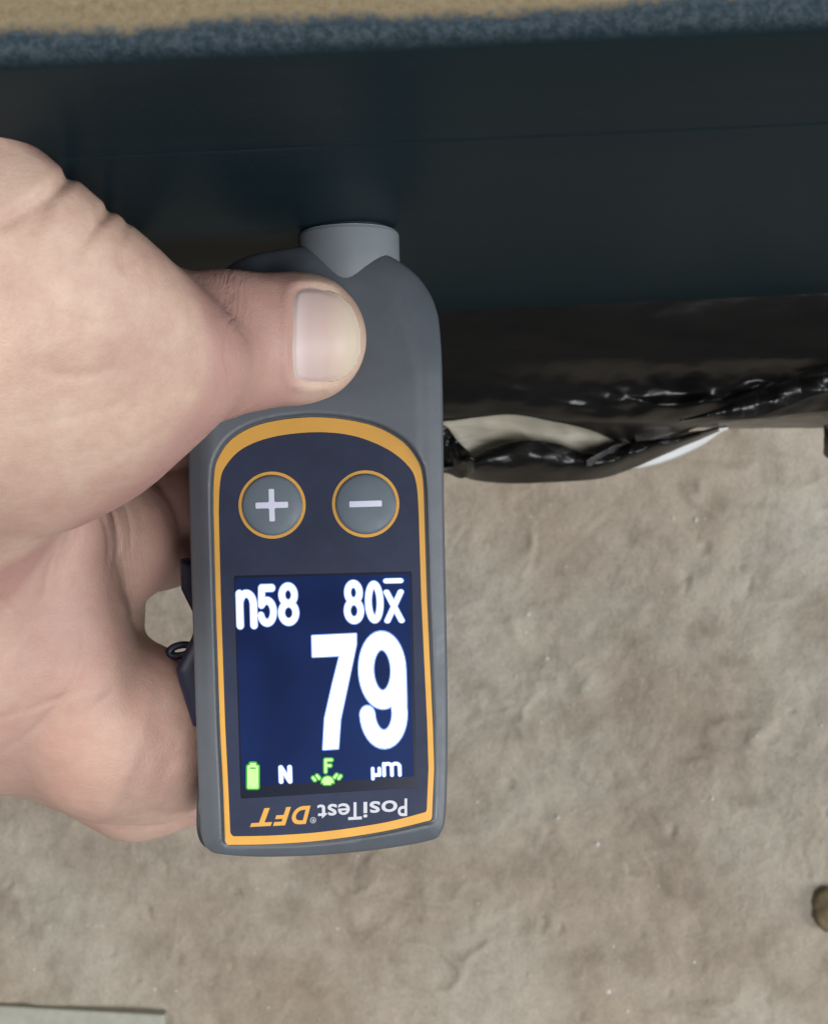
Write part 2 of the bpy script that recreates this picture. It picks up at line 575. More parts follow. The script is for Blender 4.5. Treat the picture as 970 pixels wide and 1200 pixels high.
GZ = floor_z(GX, GY) * sstep(900, 300, np.hypot(GX, GY)) - ZF
for i in range(48):                                            # scuffs and trowel nicks: a dent with a raised lip
    cx, cy = rng.uniform(-200, 200), rng.uniform(-245, 40); an = rng.normal(1.0, 0.5); ln = rng.uniform(3, 13); wd = rng.uniform(0.9, 3.0); dp = rng.uniform(0.2, 0.8)
    ix = np.where(np.abs(gx - cx) < ln + 9)[0]; iy = np.where(np.abs(gy - cy) < ln + 9)[0]
    sx, sy = GX[np.ix_(ix, iy)] - cx, GY[np.ix_(ix, iy)] - cy
    a_ = sx * math.cos(an) + sy * math.sin(an); b_ = -sx * math.sin(an) + sy * math.cos(an) + 0.035 * a_ * a_ * rng.choice([-1, 1]) / 3 + 0.8 * perlin(sx / 4 + i, sy / 4)
    GZ[np.ix_(ix, iy)] += dp * np.exp(-(a_ / ln) ** 4) * (b_ / wd) * np.exp(0.5 - (b_ / wd) ** 2)
mesh('floor', np.stack([GX, GY, GZ], -1).reshape(-1, 3), grid_faces(len(gx), len(gy)), M_floor,
     origin=(0, 0, -ZF), kind='structure', label='rough grey brown concrete floor with lumps and pits')

# ------------------------------------------------------------------ the painted steel beam
TW = math.radians(2.65); Y0 = 45.8; ZT, ZB = 80.0, -110.0
cw, sw = math.cos(TW), math.sin(TW)


def wall_pt(s, depth, z):
    """s along the beam, depth behind its face"""
    return np.array([s * cw - depth * sw, Y0 * 1.0 + s * sw + depth * cw, z])


prof = []
for a in np.linspace(0, math.pi / 2, 9):                        # rounded front top arris
    prof.append((2.2 - 2.2 * math.cos(a), ZT - 2.2 + 2.2 * math.sin(a)))
prof = [(0.0, 20.0), (0.0, 42.2), (0.0, 43.0), (0.1, 43.2), (0.1, 43.5), (0.0, 43.8), (0.0, 44.6), (0.0, 60.0), (0.0, 70.0)] + prof
prof += [(x, ZT) for x in (4, 6, 9, 14, 25, 60)] + [(118, ZT), (120, ZT - 2), (120, ZB + 2), (118, ZB)] + [(3, ZB)]
for a in np.linspace(0, math.pi / 2, 6):
    prof.append((2.5 - 2.5 * math.sin(a), ZB + 2.5 - 2.5 * math.cos(a)))
prof += [(0.0, -80.0), (0.0, -40.0), (0.0, 0.0)]
ss = np.concatenate([[-1200, -600], np.linspace(-200, 200, 41), [600, 1200]])
BV = np.array([[wall_pt(s, d + 0.25 * perlin(np.array(s / 70.0), np.array(z / 90.0)), z) for d, z in prof] for s in ss]).reshape(-1, 3)
bf = grid_faces(len(ss), len(prof), closed_v=True)
npf = len(prof); bf = [f[::-1] for f in bf]
bf.append(list(range(npf))); bf.append(list(range((len(ss) - 1) * npf, len(ss) * npf))[::-1])
# local frame turned with the beam so that the paint follows its arris
bo = mesh('steel_beam', BV, bf, M_paint, origin=wall_pt(0, 0, ZT), category='steel beam',
          label='long blue black painted steel beam with cream primer showing on its top edge')
R_inv = np.array([[cw, sw, 0], [-sw, cw, 0], [0, 0, 1]])
co = np.empty(len(bo.data.vertices) * 3); bo.data.vertices.foreach_get('co', co)
bo.data.vertices.foreach_set('co', (co.reshape(-1, 3) @ R_inv.T).ravel()); bo.rotation_euler = (0, 0, TW); bo.data.update()

# ------------------------------------------------------------------ the film-wrapped bundle below the beam
bundle = empty('wrapped_bundle', (20, 60, -200), category='bundle',
               label='black plastic film wrapped bundle lying under the dark beam, torn open at one end')


def curve(pts):
    P = catmull(pts, 10); return lambda x: np.interp(x, P[:, 0], P[:, 1])


def sheet(name, x0, x1, top, bot, z0, z1, bulge, material, nx=150, nt=26, wr=1.0, seed=0, prof=None, thick=0.25, kx=26, ridges=(), crumple=0.0):
    """a strip of film between two edges, bulging towards the front, with lengthwise wrinkles"""
    V, PX = [], []
    for px in np.linspace(x0, x1, nx):
        for t in np.linspace(0, 1, nt):
            py = top(px) * (1 - t) + bot(px) * t
            z = z0 + (z1 - z0) * t + bulge * math.sin(math.pi * t) if prof is None else float(np.interp(py, prof[:, 0], prof[:, 1]))
            PX.append((px, py)); V.append(q(px, py, z))
    V = np.array(V)
    n = fbm(V[:, 0] / kx + seed, V[:, 1] / 6.5 + seed * 1.7, oct=3)
    n2 = perlin(V[:, 0] / 7 + V[:, 1] / 5 + seed, V[:, 1] / 9 - V[:, 0] / 16)
    cr = 1 - np.abs(fbm(V[:, 0] / (kx * 0.8) + 7 + seed, V[:, 1] / 9 + V[:, 0] / 60, oct=2)) * 2.5
    calm = 1.0 if prof is None else 0.15 + 0.85 * sstep(415, 450, np.array(PX)[:, 1])
    V[:, 2] += wr * calm * (3.0 * n + 1.0 * n2 + 2.0 * np.clip(cr, 0, 1) ** 2)
    cx, cy = V[:, 0], V[:, 1]
    # crumpled film is made of flat facets between sharp folds
    rg = np.random.default_rng(seed * 7 + 1); sharp = 0
    wx_ = cx + 5 * perlin(cx / 24 + seed, cy / 24); wy_ = cy + 5 * perlin(cx / 24 - seed, cy / 24 + 8)
    for L_i in (34, 26, 19, 14, 10, 7.5, 5.5):
        an = rg.uniform(0, math.pi); ph = (wx_ * math.cos(an) + wy_ * math.sin(an)) / L_i + rg.uniform(0, 1)
        sharp = sharp + L_i * 0.34 * np.abs(ph - np.floor(ph) - 0.5) * (0.4 + 1.2 * np.clip(0.5 + perlin(cx / 30 + L_i, cy / 20 - L_i), 0, 1))
    V[:, 2] -= crumple * (0.22 + 0.5 * sstep(28, 70, cx)) * sharp * calm
    PX = np.array(PX)
    for pts, wd, hh in ridges:
        V[:, 2] += hh * groove(PX[:, 0] + 4 * n2, PX[:, 1] + 5 * n, pts, wd)
    V[:, 1] += wr * 0.35 * n2
    o = mesh(name, V, grid_faces(nx, nt), material, bundle)
    md = o.modifiers.new('thickness', 'SOLIDIFY'); md.thickness = thick * S; md.offset = 0
    return o


up_lip = curve([(-350, 510), (0, 505), (330, 500), (430, 496), (520, 493), (560, 488), (600, 485), (640, 491), (680, 500), (715, 513), (745, 521), (775, 512), (820, 499), (860, 492), (910, 487), (1000, 478), (1250, 470)])
top_tuck = lambda x: 305.0 - (x - 485) * 0.046
film_prof = catmull([(290, -126), (340, -130), (375, -134), (405, -139), (430, -143), (445, -145.6), (462, -148.6), (478, -152), (492, -157), (505, -168), (530, -183)], 6)
sheet('film', -350, 1250, top_tuck, up_lip, 0, 0, 0, M_film, nx=640, nt=90, wr=0.2, seed=2, kx=46, prof=film_prof, crumple=0.8,
      ridges=[([(640, 516), (690, 506), (760, 493), (835, 484), (885, 470), (930, 456), (985, 440), (1100, 425)], 15, 3.5),
              ([(700, 470), (780, 470), (860, 462), (940, 440), (1100, 420)], 10, 2.2), ([(745, 486), (800, 474), (850, 466)], 7, 1.6),
              ([(525, 474), (610, 470), (690, 484), (745, 500)], 12, 0.7)])
lin_bot = curve([(330, 560), (500, 552), (560, 556), (640, 556), (700, 548), (760, 530), (830, 500), (860, 496)])
sheet('film_lining', 480, 850, lambda x: up_lip(x) - 22, lambda x: lin_bot(x) - 4, -166, -182, -6, M_film_in, nx=120, nt=30, wr=0.4, seed=11, kx=22, crumple=0.6)
fold_top = curve([(360, 515), (480, 548), (525, 546), (548, 540), (575, 526), (610, 517), (650, 519), (690, 531), (722, 530), (748, 517), (790, 512), (850, 498)])
fold_bot = curve([(360, 548), (480, 554), (525, 552), (556, 562), (600, 566), (660, 564), (705, 560), (742, 549), (790, 528), (850, 503)])
sheet('film_fold', 492, 850, fold_top, fold_bot, -171, -180, 4, M_film, nx=240, nt=40, wr=0.2, seed=5, kx=40, crumple=0.9)
tail_top = curve([(505, 500), (530, 505), (548, 530), (560, 545)])
sheet('crumpled_end', 490, 556, curve([(480, 497), (520, 497), (535, 512), (556, 536)]), curve([(480, 555), (520, 553), (540, 560), (556, 553)]), -160, -172, 4, M_film, nx=80, nt=60, wr=0.8, seed=21, kx=7, crumple=2.6)
M_grey_film = m_film('grey_film', (0.015, 0.016, 0.017), 0.25, (0.06, 0.063, 0.066), 0.4)
rid = curve([(790, 493), (850, 481), (890, 471), (930, 457), (975, 441), (1100, 420), (1250, 410)])
sheet('film_flap', 800, 1250, lambda x: rid(x) - 15 * sstep(800, 930, x), lambda x: rid(x) + 2 + 15 * sstep(800, 900, x), -138.5, -140, 1.2, M_film, nx=260, nt=40, wr=0.12, seed=17, kx=30, crumple=0.55)
sheet('torn_flap', 690, 756, curve([(688, 540), (706, 530), (730, 519), (758, 514)]), curve([(688, 545), (712, 544), (736, 537), (758, 526)]), -164, -168, 0.5, M_grey_film, nx=60, nt=30, wr=0.4, seed=31, kx=9, crumple=2.0)
wh_top = curve([(700, 548), (740, 530), (780, 510), (852, 501), (900, 490)])
wh_bot = curve([(700, 551), (740, 550), (780, 541), (820, 523), (852, 503), (900, 498)])
sheet('white_sheet', 700, 852, wh_top, wh_bot, -188, -196, 3, M_white, nx=60, nt=12, wr=0.15, seed=8, kx=40)
sheet('tape_strip', 770, 1250, lambda x: 500.0 - (508.0 - up_lip(x)) * sstep(775, 850, x), lambda x: 500.5 + 0 * x, -166, -190, 5, M_tape, nx=160, nt=24, wr=0.5, seed=14, kx=16, crumple=0.5)
# the loose tail of film at the right
sheet('film_tail', 964, 1010, lambda x: 498 + 0 * x, curve([(964, 530), (972, 537), (1010, 545)]), -178, -190, 3, M_film, nx=30, nt=16, wr=0.4, seed=40, kx=9)
# core of the bundle, hidden behind the film
cv = []
for s in (-600, 600):
    for d, z in ((6, -113), (110, -113), (110, -205), (2, -205)):
        cv.append(wall_pt(s, d, z))
mesh('wrapped_core', cv, [(0, 1, 2, 3), (7, 6, 5, 4), (0, 4, 5, 1), (1, 5, 6, 2), (2, 6, 7, 3), (3, 7, 4, 0)], M_film, bundle, smooth=False)

# ------------------------------------------------------------------ small things on the floor
def on_floor(px, py):
    p = q(px, py, -ZF); p[2] = float(floor_z(p[0], p[1])) - ZF; return p


a, b, c_, d_ = (q(*t, -ZF + 5) for t in ((-120, 1172), (193, 1189), (199, 1300), (-120, 1300)))
sl = [a, b, c_, d_]
V = np.array([p + (0, 0, 0.5) for p in sl] + [p - (0, 0, 8) for p in sl] + [p * 1 + (0, 0, 1.0) + 0.03 * (np.mean(sl, 0) - p) for p in sl])
mesh('flat_board', V, [(8, 11, 10, 9), (0, 8, 9, 1), (1, 9, 10, 2), (2, 10, 11, 3), (3, 11, 8, 0), (0, 1, 5, 4), (1, 2, 6, 5), (2, 3, 7, 6), (3, 0, 4, 7), (4, 5, 6, 7)], M_slab,
     smooth=False, category='board', label='thin pale grey green flat board lying on the floor, only its edge in view')
p0 = on_floor(970, 1063)
def stone(x, y, z):
    d = np.sqrt(((x - p0[0]) / 1.0) ** 2 + ((y - p0[1]) / 1.35) ** 2 + ((z - p0[2] - 3) / 0.75) ** 2) - 7.2
    return d + 1.6 * fbm(x / 7, y / 7, z / 7, oct=3)
V, Q = nets(stone, p0 - (16, 20, 14), p0 + (16, 20, 16), 0.9)
mesh('brown_stone', V, Q, M_stone, category='stone', label='small olive brown stone on the concrete floor')
V, Fc = [], []
spots = [(788, 607), (815, 609), (618, 720), (604, 793), (833, 935), (813, 1128), (735, 1185), (713, 1162), (640, 772), (653, 958), (884, 862), (700, 990), (960, 850), (120, 1085), (395, 1090), (75, 1130), (560, 1060)]
for i in range(110):
    spots.append((rng.uniform(-100, 1070), rng.uniform(560, 1250)))
for i, (px, py) in enumerate(spots):
    p = on_floor(px, py); r = rng.uniform(0.7, 1.25) if i < 13 else rng.uniform(0.22, 0.65); n0 = len(V)
    for dx, dy, dz in ((1, 0, 0), (-1, 0, 0), (0, 1, 0), (0, -1, 0), (0, 0, 1), (0, 0, -1)):
        V.append(p + r * np.array([dx, dy, dz * 0.8]) * rng.uniform(0.7, 1.3) + (0, 0, 0.3 * r))
    for f in ((0, 2, 4), (2, 1, 4), (1, 3, 4), (3, 0, 4), (2, 0, 5), (1, 2, 5), (3, 1, 5), (0, 3, 5)):
        Fc.append([n0 + k for k in f])
mesh('grit', V, Fc, M_grit, smooth=False, kind='stuff', label='pale specks of grit scattered over the concrete floor')

# ------------------------------------------------------------------ the gauge
TD = math.radians(1.7); cd, sd = math.cos(TD), math.sin(TD)
DC = q(375, 640, 0)


def loc(p, z=0.0):
    """photo pixels at height z on the gauge to the gauge's own u, v (mm)"""
    p = np.atleast_2d(np.array(p, float)); kk = (CH - z) / F
    dx, dy = (p[:, 0] - 485) * kk - DC[0], (600 - p[:, 1]) * kk - DC[1]
    return np.stack([dx * cd + dy * sd, -dx * sd + dy * cd], 1)


def dev(u, v, z):
    return np.stack([DC[0] + u * cd - v * sd, DC[1] + u * sd + v * cd, z + 0 * u], -1)


def undev(x, y):
    dx, dy = x - DC[0], y - DC[1]
    return dx * cd + dy * sd, -dx * sd + dy * cd


out_px = [(400, 287), (440, 292), (466, 304), (486, 318), (501, 336), (511, 358), (516, 385), (519, 450), (521, 600), (524, 750), (525, 850), (524, 920),
          (522, 955), (517, 971), (505, 980), (450, 990), (380, 997), (310, 999), (262, 996), (247, 990), (240, 978), (237, 950), (233, 850), (228, 700), (224, 560),
          (222, 470), (222, 420), (226, 385), (236, 350), (252, 322), (275, 303), (305, 292), (345, 287)]
OUT = Sampled2D(loc(catmull(out_px, 6, True), -5.0))
# amber line: outer and inner edge
arch_o = catmull([(250.5, 600), (251, 560), (256, 537), (274, 513), (310, 496), (370, 489), (430, 497), (468, 515), (488, 538), (495, 560), (497, 600)], 8)
arch_i = catmull([(256.5, 600), (258, 566), (264, 547), (284, 526), (320, 512), (370, 506.5), (415, 511), (455, 527), (480, 548), (488, 568), (490.5, 600)], 8)
side_o = [(500, 700), (507, 850), (508.5, 900), (506, 958)] + list(catmull([(505, 961), (450, 974), (380, 984.5), (320, 989), (267, 990)], 6)) + [(264, 986), (262, 930), (258, 850), (253, 700)]
side_i = [(493.5, 700), (500.5, 850), (502, 900), (500, 949)] + list(catmull([(499, 951.5), (450, 964), (380, 974.5), (320, 979), (273, 980)], 6)) + [(270, 976), (268, 930), (264, 850), (259, 700)]
PO = loc(np.vstack([arch_o, side_o])); PI_ = loc(np.vstack([arch_i, side_i]))
PLO, PLI = Sampled2D(PO, 4, 0.1), Sampled2D(PI_, 4, 0.12)
pu, pv = undev(*q(408, 270, -9.0)[:2])                # probe axis
PZ, PR = -9.2, 8.1


def body_local(u, v, z):
    d2 = OUT(u, v)
    up = np.clip(v - 19.5, 0, 40)
    ztop = 0.85 - 0.0030 * up ** 2
    ztop = ztop - 0.55 * sstep(2, 12, up) * np.exp(-((u - 1) / 9.5) ** 2)       # thumb hollow
    k = 3.0 + 3.0 * sstep(4, 24, up)
    d = smax(d2, z - ztop, k * 0.6)
    cw_ = 3.3 + 3.6 * sstep(6, 22, up) * sstep(5, 13, np.abs(u - pu))
    d = smax(d, (d2 + cw_) * 0.50 + (z - ztop) * 0.866, 0.7 + 1.2 * sstep(6, 22, up))
    # barrel sides taper towards the back
    d = smax(d, d2 + 0.12 * np.clip(-z - 10, 0, 20), 0.6)
    d = smax(d, -24 - z, 5.0)
    # notch through which the probe collar shows
    nv = v - loc((424, 326))[0, 1]; nu = u - loc((427, 310))[0, 0] + 0.1 * nv
    cone = np.hypot(nu, (z - 1.0) * 0.9) - 0.95 * np.clip(nv, -2, 9)
    d = smax(d, -cone, 0.5)
    # recess that takes the label
    rec = smax(PLO(u, v) - 0.42, -(z + 0.25), 0.3)
    return smax(d, -rec, 0.35)


def body(x, y, z):
    u, v = undev(x, y); return body_local(u, v, z)


gauge = empty('thickness_gauge', dev(np.array(0.0), np.array(0.0), -24.0), category='gauge',
              label='grey handheld coating thickness gauge with lit blue display reading 79, gripped by the hand')
V, Q = nets(body_local, (-23, -51, -26), (23, 51, 3), 0.36)
mesh('body', dev(V[:, 0], V[:, 1], V[:, 2]), Q, M_body, gauge)

# probe: turned collar with a darker wear tip, pressed against the beam
yw = Y0 + (q(408, 270, -9)[0]) * math.tan(TW)
v_end = pv + (yw - (DC[1] + pu * sd + pv * cd)) / cd
def lathe_v(profile, n=64):
    V = []
    for r, v in profile:
        for k in range(n):
            an = 2 * math.pi * k / n
            V.append(dev(np.array(pu + r * math.cos(an)), np.array(v), PZ + r * math.sin(an)))
    Fc = grid_faces(len(profile), n, closed_v=True)
    Fc.append(list(range((len(profile) - 1) * n, len(profile) * n)))
    return np.array(V), Fc
pf = [(PR, v_end - 22), (PR, v_end - 8), (PR, v_end - 1.2), (PR - 0.15, v_end - 0.8), (PR - 0.5, v_end - 0.5)]
V, Fc = lathe_v(pf); mesh('probe_collar', V, Fc, M_probe, gauge)
V, Fc = lathe_v([(PR - 1.0, v_end - 0.7), (PR - 1.0, v_end - 0.25), (PR - 1.4, v_end - 0.02)]); mesh('probe_tip', V, Fc, M_black, gauge)


def flat(name, f, lo, hi, h, z, material, parent, dome=None):
    V, Fc = march2(f, lo, hi, h)
    zz = np.full(len(V), z) if dome is None else z + dome(V[:, 0], V[:, 1])
    return mesh(name, dev(V[:, 0], V[:, 1], zz), Fc, material, parent, smooth=dome is not None)


lo_, hi_ = PO.min(0) - 0.5, PO.max(0) + 0.5
flat('label_backing', lambda u, v: PLO(u, v) - 0.05, PO.min(0) - 0.5, PO.max(0) + 0.5, 0.5, -0.03, M_black, gauge)
flat('amber_border', lambda u, v: np.maximum(PLO(u, v), -PLI(u, v)), lo_, hi_, 0.3, 0.035, M_yellow, gauge)

SCR = loc([(276, 676.5), (480.5, 671.5), (486.5, 921), (284, 934)])
SCRF = Sampled2D(SCR, 4, 0.12)
flat('face_plate', lambda u, v: np.maximum(PLI(u, v) + 0.02, -(SCRF(u, v) - 0.25)), lo_, hi_, 0.3, 0.03, M_plate, gauge)
# black frame of the display, sunk below the label, then the lit panel
flat('display_frame', lambda u, v: SCRF(u, v) - 0.6, SCR.min(0) - 1, SCR.max(0) + 1, 0.5, -0.012, M_window, gauge)
LCD = loc([(275.5, 677.5), (480, 672.5), (485, 910), (284, 922)])
LCDF = Sampled2D(LCD, 4, 0.12)
lcd = flat('display', lambda u, v: LCDF(u, v), LCD.min(0) - 1, LCD.max(0) + 1, 0.5, 0.0, M_lcd, gauge)

# buttons
for bx, by, sgn in ((319, 592, 'plus'), (428.5, 590.5, 'minus')):
    c = loc((bx, by))[0]; r = 5.2
    V, Fc = [], []
    rings = [(0.0, 0.62), (1.5, 0.6), (3.0, 0.52), (4.2, 0.38), (4.62, 0.28), (4.66, 0.05)]
    for rr, z in rings[1:]:
        for k in range(48):
            an = 2 * math.pi * k / 48; V.append((c[0] + rr * math.cos(an), c[1] + rr * math.sin(an), z))
    V.append((c[0], c[1], rings[0][1])); V = np.array(V)
    Fc = grid_faces(len(rings) - 1, 48, closed_v=True); ce = len(V) - 1
    Fc += [(ce, k, (k + 1) % 48) for k in range(48)]
    bt = mesh('button', dev(V[:, 0], V[:, 1], V[:, 2]), Fc, M_button, gauge, label='round grey %s button with amber rim' % sgn)
    flat('button_rim', lambda u, v: np.abs(np.hypot(u - c[0], v - c[1]) - 4.93) - 0.24, c - 6, c + 6, 0.25, 0.05, M_yellow, bt)
    def sym(u, v):
        du, dv = u - c[0], v - c[1]
        hb = np.maximum(np.abs(du) - 2.5, np.abs(dv) - 0.46); vb = np.maximum(np.abs(du) - 0.42, np.abs(dv) - 2.5)
        return np.minimum(hb, vb) if sgn == 'plus' else hb
    flat(sgn + '_sign', sym, c - 3, c + 3, 0.2, 0.0, M_symbol, bt, dome=lambda u, v: 0.66 - 0.011 * ((u - c[0]) ** 2 + (v - c[1]) ** 2))


# glyphs as thick strokes in a unit box 0..1 wide, 0..1 high
def arc(cx, cy, rx, ry, a0, a1, n=18):
    return [(cx + rx * math.cos(math.radians(a)), cy + ry * math.sin(math.radians(a))) for a in np.linspace(a0, a1, n)]


GL = {
    '7': [[(0.0, 1.0), (1.0, 1.0)], [(0.98, 1.0), (0.72, 0.72), (0.52, 0.42), (0.42, 0.0)]],
    '9': [arc(0.5, 0.70, 0.5, 0.30, 0, 360, 36), [(1.0, 0.7), (1.0, 0.42)] + arc(0.5, 0.27, 0.5, 0.27, 10, -176)],
    '5': [[(0.92, 1.0), (0.12, 1.0), (0.06, 0.55)], [(0.06, 0.52)] + arc(0.48, 0.32, 0.52, 0.32, 135, -160, 26)],
    '8': [arc(0.5, 0.76, 0.44, 0.24, 0, 360, 36), arc(0.5, 0.26, 0.5, 0.26, 0, 360, 36)],
    '0': [arc(0.5, 0.5, 0.5, 0.5, 0, 360, 48)],
    'n': [[(0.0, 0.0), (0.0, 0.72)], [(0.0, 0.45)] + arc(0.5, 0.47, 0.5, 0.25, 170, 0) + [(1.0, 0.0)]],
    'x': [[(0.0, 0.72), (1.0, 0.0)], [(1.0, 0.72), (0.0, 0.0)], [(0.0, 1.0), (1.0, 1.0)]],
    'N': [[(0.0, 0.0), (0.0, 1.0)], [(0.0, 1.0), (1.0, 0.0)], [(1.0, 0.0), (1.0, 1.0)]],
    'F': [[(0.0, 0.0), (0.0, 1.0), (1.0, 1.0)], [(0.0, 0.52), (0.8, 0.52)]],
    'µ': [[(0.0, -0.38), (0.0, 0.72)], [(0.0, 0.2)] + arc(0.45, 0.22, 0.45, 0.22, 180, 360) + [(0.9, 0.72)], [(0.9, 0.0), (0.9, 0.72)]],
    'm': [[(0.0, 0.0), (0.0, 0.72)], [(0.0, 0.5)] + arc(0.25, 0.52, 0.25, 0.2, 170, 0) + [(0.5, 0.0)], [(0.5, 0.5)] + arc(0.75, 0.52, 0.25, 0.2, 170, 0) + [(1.0, 0.0)]],
}


def glyph_sdf(ch, box, wx, wy, square=False):
    """strokes of half-width (wx, wy) photo pixels inside the outer pixel box x0, y0, x1, y1"""
    x0, y0, x1, y1 = box
    segs = []
    for st in GL[ch]:
        P = [(x0 + wx + (x1 - x0 - 2 * wx) * a, y1 - wy - (y1 - y0 - 2 * wy) * b) for a, b in st]
        segs += [(P[i], P[i + 1]) for i in range(len(P) - 1)]

    def f(X, Y):
        d = np.full(X.shape, 1e9)
        for a, b in segs:
            if square and abs(a[1] - b[1]) < 1e-6:
                dd = np.maximum(np.abs(X - (a[0] + b[0]) / 2) - abs(a[0] - b[0]) / 2 - wx, (np.abs(Y - a[1]) - wy) )
            else:
                # wider stroke across than along, as on the display
                k = wx / wy
                dd = seg2(X, Y * k, (a[0], a[1] * k), (b[0], b[1] * k))[0] - wx
            d = np.minimum(d, dd)
        return d
    return f


def screen_shape(name, f, box, z, material, h=0.55, pad=6, label=None):
    """f is in photo pixels; slanted as the display is"""
    x0, y0, x1, y1 = box
    V, Fc = march2(f, (x0 - pad, y0 - pad), (x1 + pad, y1 + pad), h)
    L_ = loc(V)
    return mesh(name, dev(L_[:, 0], L_[:, 1], np.full(len(L_), z)), [f_[::-1] for f_ in Fc], material, lcd, smooth=False)


def write(ch, box, wx, wy, square=False, name='digit', halo=1.1):
    f = glyph_sdf(ch, box, wx, wy, square)
    sh = lambda X, Y: f(X + 0.03 * (box[1] + box[3]) / 2 - 0.03 * Y, Y + 0.022 * (X - (box[0] + box[2]) / 2))
    screen_shape('glyph_halo', lambda X, Y: sh(X, Y) - halo, box, 0.006, M_blue_glow, 0.9, 7)  # wider blue shape beneath: a painted-in glow around the glyph
    screen_shape(name, sh, box, 0.012, M_white_glow, 0.7 if box[3] - box[1] > 60 else 0.5)


SEVEN = np.array([(366, 745.4), (417, 743), (417, 755), (408, 798), (398.5, 842.6), (396, 877), (379, 878), (381, 842), (390, 802), (398.5, 768), (366.5, 769.5)])
screen_shape('glyph_halo', lambda X, Y: poly_sdf(SEVEN, X, Y) - 1.8, (366, 743, 417, 878), 0.006, M_blue_glow, 0.9, 7)  # painted-in blue glow around the seven
screen_shape('digit', lambda X, Y: poly_sdf(SEVEN, X, Y) - 0.5, (366, 743, 417, 878), 0.012, M_white_glow, 0.7)
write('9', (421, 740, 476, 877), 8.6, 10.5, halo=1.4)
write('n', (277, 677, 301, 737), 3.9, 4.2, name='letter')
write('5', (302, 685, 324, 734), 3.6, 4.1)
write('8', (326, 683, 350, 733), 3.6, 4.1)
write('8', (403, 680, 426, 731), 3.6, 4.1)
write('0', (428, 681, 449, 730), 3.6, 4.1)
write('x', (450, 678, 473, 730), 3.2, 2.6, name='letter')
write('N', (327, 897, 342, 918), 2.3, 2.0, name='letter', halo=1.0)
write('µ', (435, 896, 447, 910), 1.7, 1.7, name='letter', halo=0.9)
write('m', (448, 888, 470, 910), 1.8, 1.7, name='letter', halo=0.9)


def rbox(X, Y, x0, y0, x1, y1, r):
    dx = np.abs(X - (x0 + x1) / 2) - (x1 - x0) / 2 + r; dy = np.abs(Y - (y0 + y1) / 2) - (y1 - y0) / 2 + r
    return np.hypot(np.maximum(dx, 0), np.maximum(dy, 0)) + np.minimum(np.maximum(dx, dy), 0) - r


def battery(X, Y):
    return np.minimum(rbox(X, Y, 290, 897, 303, 924, 1.5), rbox(X, Y, 293, 894, 300, 899, 1))


bb = (288, 893, 306, 926)
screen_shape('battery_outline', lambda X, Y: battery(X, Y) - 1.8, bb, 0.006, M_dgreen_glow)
screen_shape('battery_icon', lambda X, Y: np.maximum(battery(X, Y), -rbox(X, Y, 293, 899.3, 300, 901, 0.3)), bb, 0.012, M_green_glow)


def probe_icon(X, Y):
    f = glyph_sdf('F', (380, 889, 390, 906), 1.5, 1.5)(X, Y)
    dome = np.maximum(np.hypot(X - 384, (Y - 917) * 1.0) - 7.0, Y - 917.5)
    l1 = seg2(X, Y, (367, 911.5), (369, 914))[0] - 1.6; l2 = seg2(X, Y, (371.5, 909), (374, 912))[0] - 1.5
    r1 = seg2(X, Y, (399, 909.5), (397, 912))[0] - 1.6; r2 = seg2(X, Y, (394.5, 908), (392, 911))[0] - 1.5
    return np.minimum.reduce([f, dome, l1, l2, r1, r2, rbox(X, Y, 379, 916, 388, 919.5, 1)])


pb = (362, 887, 404, 921)
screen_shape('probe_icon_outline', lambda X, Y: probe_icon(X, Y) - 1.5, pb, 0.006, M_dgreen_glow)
screen_shape('probe_icon', probe_icon, pb, 0.012, M_green_glow, 0.45)


# printed lettering, upside down for the one who reads the display
def lettering(body_, px, py, size_px, width_px, material, shear=0.0, bold=0.0, rot=-3.2):
    cu = bpy.data.curves.new('lettering', 'FONT'); cu.body = body_; cu.size = 1.0; cu.shear = shear; cu.offset = bold
    cu.resolution_u = 4; cu.fill_mode = 'FRONT'
    tmp = bpy.data.objects.new('tmp_text', cu); col.objects.link(tmp)
    dg = bpy.context.evaluated_depsgraph_get(); dg.update()
    me = bpy.data.meshes.new_from_object(tmp.evaluated_get(dg))
    bpy.data.objects.remove(tmp)
    co = np.empty(len(me.vertices) * 3); me.vertices.foreach_get('co', co); co = co.reshape(-1, 3)
    mn, mx_ = co.min(0), co.max(0)
    X = (co[:, 0] - mn[0]) / (mx_[0] - mn[0]) * width_px; Y = co[:, 1] / 0.73 * size_px
    a = math.radians(rot)                          # turned half round: text starts at the right, tops point down
    dx, dy = -X, Y
    P = np.stack([px + dx * math.cos(-a) + dy * math.sin(-a) * 0, py + dy + dx * math.tan(a)], 1)
    L_ = loc(P); fs = [list(p.vertices) for p in me.polygons]
    return mesh('lettering', dev(L_[:, 0], L_[:, 1], np.full(len(L_), 0.045)), fs, material, gauge, smooth=False)


lettering('P', 477, 936, 21, 11, M_logo, bold=0.015)
lettering('osi', 465.5, 938, 20, 40, M_logo, bold=0.015)
lettering('T', 424, 940, 21, 16, M_logo, bold=0.015)
lettering('est', 410, 941.5, 20, 38, M_logo, bold=0.015)
lettering('®', 370.5, 957.5, 7, 7, M_logo)
lettering('D', 364, 945, 20.5, 22, M_yellow, shear=0.28, bold=0.035)
lettering('F', 341, 946.5, 20.5, 21, M_yellow, shear=0.28, bold=0.035)
lettering('T', 319, 947.5, 20.5, 26, M_yellow, shear=0.28, bold=0.035)


